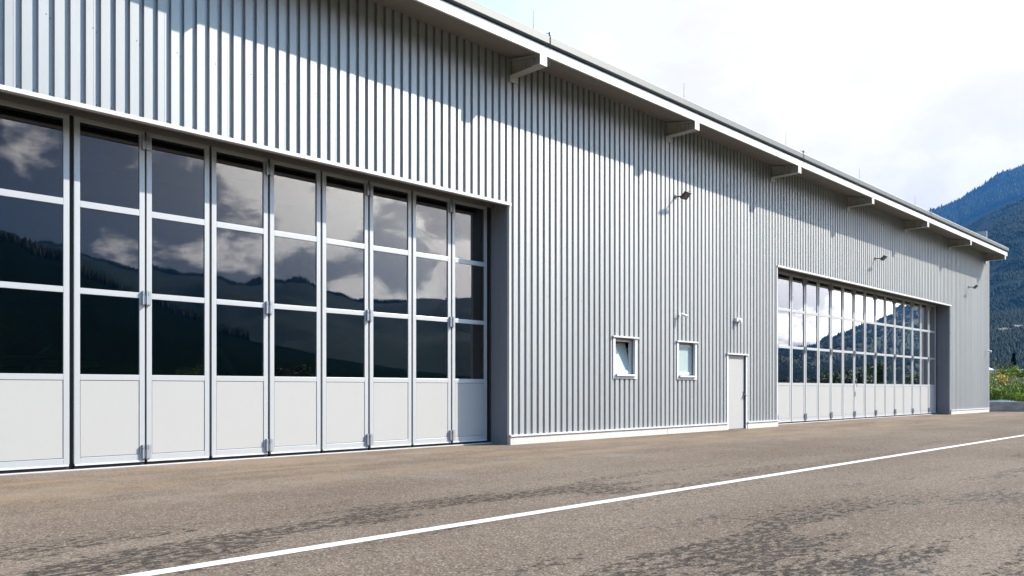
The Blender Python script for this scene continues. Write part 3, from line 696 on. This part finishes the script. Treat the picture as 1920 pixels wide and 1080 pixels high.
# ---------------------------------------------------------------- mountains
def interp(a, tab): 
    return float(np.interp(a, [t[0] for t in tab], [t[1] for t in tab]))
def fbm(p, s, o=5):
    return mnoise.fractal(Vector((p[0]/s, p[1]/s, 3.3)), .9, 2.1, o)
class Range:
    """a mountain range: ridge elevation angle by azimuth (deg, from +X to +Y), rising from r0 to the ridge at r1"""
    def __init__(s, name, tab, r0, r1, mat, rough, pw=1.0, na=260, nr=60):
        s.tab, s.r0, s.r1, s.rough, s.pw = tab, r0, r1, rough, pw
        a0, a1 = tab[0][0], tab[-1][0]; V = []
        for j in range(nr+1):
            r = r0 + (r1*1.35-r0)*j/nr
            for i in range(na+1):
                a = a0+(a1-a0)*i/na; V.append((r*math.cos(R(a)), r*math.sin(R(a)), s.h(a, r)))
        F_ = [(j*(na+1)+i, (j)*(na+1)+i+1, (j+1)*(na+1)+i+1, (j+1)*(na+1)+i) for j in range(nr) for i in range(na)]
        s.o = tag(npmesh(name, np.array(V), np.array(F_), mat), kind='structure')
        s.o.data.polygons.foreach_set('use_smooth', [True]*len(F_))
    def h(s, a, r):
        H = math.tan(R(interp(a, s.tab)))*s.r1
        t_ = (r-s.r0)/(s.r1-s.r0)
        pr = max(0, t_)**s.pw if t_ <= 1 else max(0, 1-(t_-1)*1.2)
        x, y = r*math.cos(R(a)), r*math.sin(R(a))
        nse = fbm((x, y), s.r1*.16)*s.rough*H*math.sin(min(1, max(0, t_))*math.pi)
        nse += fbm((x+900, y), s.r1*.035, 4)*s.rough*.22*H*min(1, max(0, t_))
        return H*pr + nse - (3 if t_ < .02 else 0)
def forest(name, rgs, n, hmin, hmax, label):
    """many conifers on the slopes as one mesh"""
    C = []
    for rg, a0, a1, t0, t1, cnt in rgs:
        for _ in range(cnt):
            a = random.uniform(a0, a1); t_ = random.uniform(t0, t1); r = rg.r0+(rg.r1-rg.r0)*t_
            z = rg.h(a, r)
            C.append((r*math.cos(R(a)), r*math.sin(R(a)), z, random.uniform(hmin, hmax)*(1.25 if random.random() < .12 else 1)))
    C = np.array(C); n = len(C); k = 5
    ang = np.arange(k)*2*math.pi/k
    base = np.stack([np.cos(ang), np.sin(ang)], 1)
    rr = C[:, 3]*(.42 if hmax < 10 else .26)*(.8+.5*rng.random(n))
    Vb = np.zeros((n, k+1, 3)); Vb[:, :k, 0] = C[:, None, 0]+base[None, :, 0]*rr[:, None]; Vb[:, :k, 1] = C[:, None, 1]+base[None, :, 1]*rr[:, None]
    Vb[:, :k, 2] = C[:, None, 2]-1; Vb[:, k, :] = C[:, :3]; Vb[:, k, 2] += C[:, 3]
    F_ = np.array([(i, (i+1) % k, k) for i in range(k)]); F_ = (F_[None]+(np.arange(n)*(k+1))[:, None, None]).reshape(-1, 3)
    tag(npmesh(name, Vb.reshape(-1, 3), F_, M_con), label, 'forest', kind='stuff')
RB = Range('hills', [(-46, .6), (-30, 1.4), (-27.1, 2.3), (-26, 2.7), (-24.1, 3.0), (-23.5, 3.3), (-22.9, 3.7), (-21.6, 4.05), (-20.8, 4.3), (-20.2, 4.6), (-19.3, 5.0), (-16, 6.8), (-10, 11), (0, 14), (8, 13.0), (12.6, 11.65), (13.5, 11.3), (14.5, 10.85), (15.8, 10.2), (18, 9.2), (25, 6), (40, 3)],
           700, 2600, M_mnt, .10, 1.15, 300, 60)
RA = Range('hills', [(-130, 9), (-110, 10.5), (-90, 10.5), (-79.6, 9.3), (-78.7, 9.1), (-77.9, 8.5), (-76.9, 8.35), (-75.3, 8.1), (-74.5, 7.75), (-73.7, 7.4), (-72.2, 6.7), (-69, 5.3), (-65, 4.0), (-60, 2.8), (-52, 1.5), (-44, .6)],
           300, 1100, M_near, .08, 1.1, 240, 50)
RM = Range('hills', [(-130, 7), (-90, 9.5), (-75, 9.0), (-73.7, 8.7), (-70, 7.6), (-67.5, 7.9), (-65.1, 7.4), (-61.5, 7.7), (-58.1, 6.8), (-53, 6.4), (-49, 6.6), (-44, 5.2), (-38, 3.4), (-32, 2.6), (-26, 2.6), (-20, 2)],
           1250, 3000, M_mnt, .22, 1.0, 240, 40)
RF = Range('hills', [(-180, 7), (-120, 6), (-40, 2.9), (-27, 2.9), (-10, 4), (5, 14.2), (12.6, 13.35), (14, 12.9), (15.1, 12.3), (16.3, 11.65), (17.6, 11.25), (21, 9.4), (27, 6.5), (40, 5), (60, 5), (90, 7), (135, 8), (180, 7)],
           2600, 4700, M_far, .05, .9, 700, 30)
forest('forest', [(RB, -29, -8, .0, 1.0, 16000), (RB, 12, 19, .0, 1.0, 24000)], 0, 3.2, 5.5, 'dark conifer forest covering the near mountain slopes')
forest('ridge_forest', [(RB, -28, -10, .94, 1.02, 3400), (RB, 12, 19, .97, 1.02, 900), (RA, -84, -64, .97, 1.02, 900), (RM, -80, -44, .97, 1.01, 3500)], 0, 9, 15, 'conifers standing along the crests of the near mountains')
forest('distant_forest', [(RF, 11, 19, .75, 1.0, 5000), (RF, 12, 18.5, .985, 1.01, 900)], 0, 20, 36, 'conifer forest along the far blue ridge')

# farmhouses on the lower slope
def slope_at(az, r): return (r*math.cos(R(az)), r*math.sin(R(az)), RB.h(az, r))
rr_ = 700
while RB.h(13.45, rr_)-CAMZ < math.tan(R(3.55))*rr_: rr_ += 5
for i, (az, dr, s_, lab) in enumerate(((13.62, 0, 1.0, 'white farmhouse on the lower slope, leftmost of the row'), (13.40, 4, .9, 'white farmhouse in the middle of the row on the lower slope'), (12.78, 12, 1.1, 'white farmhouse standing apart to the right on the slope'))):
    x, y, z = slope_at(az, rr_+dr)
    h_ = empty('farmhouse', (x, y, z), lab, 'house', 'farmhouses on the lower slope', rz=ANG-R(90))
    b = MB(); b.box(-4*s_, 4*s_, 0, 6, -4, 2.6); b.build('wall', M_white, h_)
    b = MB(); b.prism([(-.8, 2.6), (3, 4.6), (6.8, 2.6)], -4.6*s_, 4.6*s_); b.build('roof', painted('brown_roof', (.10, .07, .06), .8, .1), h_)
    for k in (-2.4, 0, 2.2):
        b = MB(); b.box(k*s_-.5, k*s_+.5, -.03, 0, .6, 1.8); b.build('window', M_black, h_)

# broadleaf trees and bushes in the field opposite: they show in the far door's glass
M_bl = leafmat('broad_leaves', (.055, .085, .02), (.10, .13, .035)); M_bl2 = leafmat('broad_leaves_dark', (.02, .04, .014), (.04, .06, .02))
def broad(az, dist, h_, w_, mat, label):
    x = dist*math.cos(R(az)); y = 26.3+dist*math.sin(R(az))
    r_ = empty('tree', (x, y, -.03), label, 'tree', 'trees in the field opposite the hangar')
    n = 3000; lob = np.array([[random.uniform(-.4, .4)*w_, random.uniform(-.4, .4)*w_, random.uniform(.35, .82)*h_] for _ in range(14)])
    c_ = rng.normal(size=(n, 3)); c_ /= np.linalg.norm(c_, axis=1)[:, None]; c_ *= (rng.random(n)**.4)[:, None]
    P_ = lob[rng.integers(0, 14, n)]+c_*np.array([w_*.2, w_*.2, h_*.17]); V, F_ = cards(P_, h_*.07, .4, .6)
    o = npmesh('crown', V, F_, mat); o.parent = r_
    b = MB(); b.tube([(0, 0, 0), (0, 0, h_*.35), (.1, 0, h_*.7)], .1, 7, radii=[.04*h_, .03*h_, .01*h_])
    for k in range(4): b.tube([(0, 0, h_*.3), tuple(lob[k])], .05, 5, radii=[.018*h_, .006*h_])
    b.build('trunk', M_trunk, r_)
for az, d_, h_, w_, mt, lab in ((-24.6, 150, 4.0, 7, M_bl2, 'dark round tree mirrored in the far door, fourth leaf'), (-22.7, 140, 4.8, 7, M_bl, 'olive green tree mirrored beside the pull handle'),
                          (-23.6, 120, 3.5, 5, M_bl2, 'low dark bush mirrored left of the pull handle'), (-21.9, 125, 4.2, 6, M_bl2, 'dark bush mirrored in the leaf with the pull handle'),
                          (-20.9, 170, 7.0, 5, M_bl, 'tall light green tree mirrored right of the middle gap'), (-18.6, 150, 4.5, 9, M_bl2, 'wide dark bush mirrored in the right half of the far door'),
                          (-17.6, 160, 4.8, 9, M_bl2, 'dark tree mirrored near the right end of the far door'), (-26.3, 130, 3.0, 6, M_bl2, 'low dark bush mirrored in the second leaf of the far door'),
                          (-62, 120, 5, 8, M_bl2, 'dark tree mirrored low in the near door, right part'), (-68, 110, 4.5, 8, M_bl, 'olive tree mirrored low in the near door, middle part')):
    broad(az, d_, h_, w_, mt, lab)

# ---------------------------------------------------------------- air
hz = MB(); hz.box(-6600, 6600, -6600, 6600, -1.2, 1350)
mh = bpy.data.materials.new('valley_haze'); mh.use_nodes = True; t_ = mh.node_tree; t_.nodes.clear()
o_ = t_.nodes.new('ShaderNodeOutputMaterial'); pv = t_.nodes.new('ShaderNodeVolumePrincipled')
pv.inputs['Color'].default_value = (.055, .20, .48, 1); pv.inputs['Density'].default_value = .000085; pv.inputs['Anisotropy'].default_value = .2
t_.links.new(pv.outputs[0], o_.inputs['Volume'])
ho = hz.build('haze', mh); tag(ho, kind='stuff'); ho['label'] = 'thin blue haze filling the valley air'; ho['category'] = 'haze'
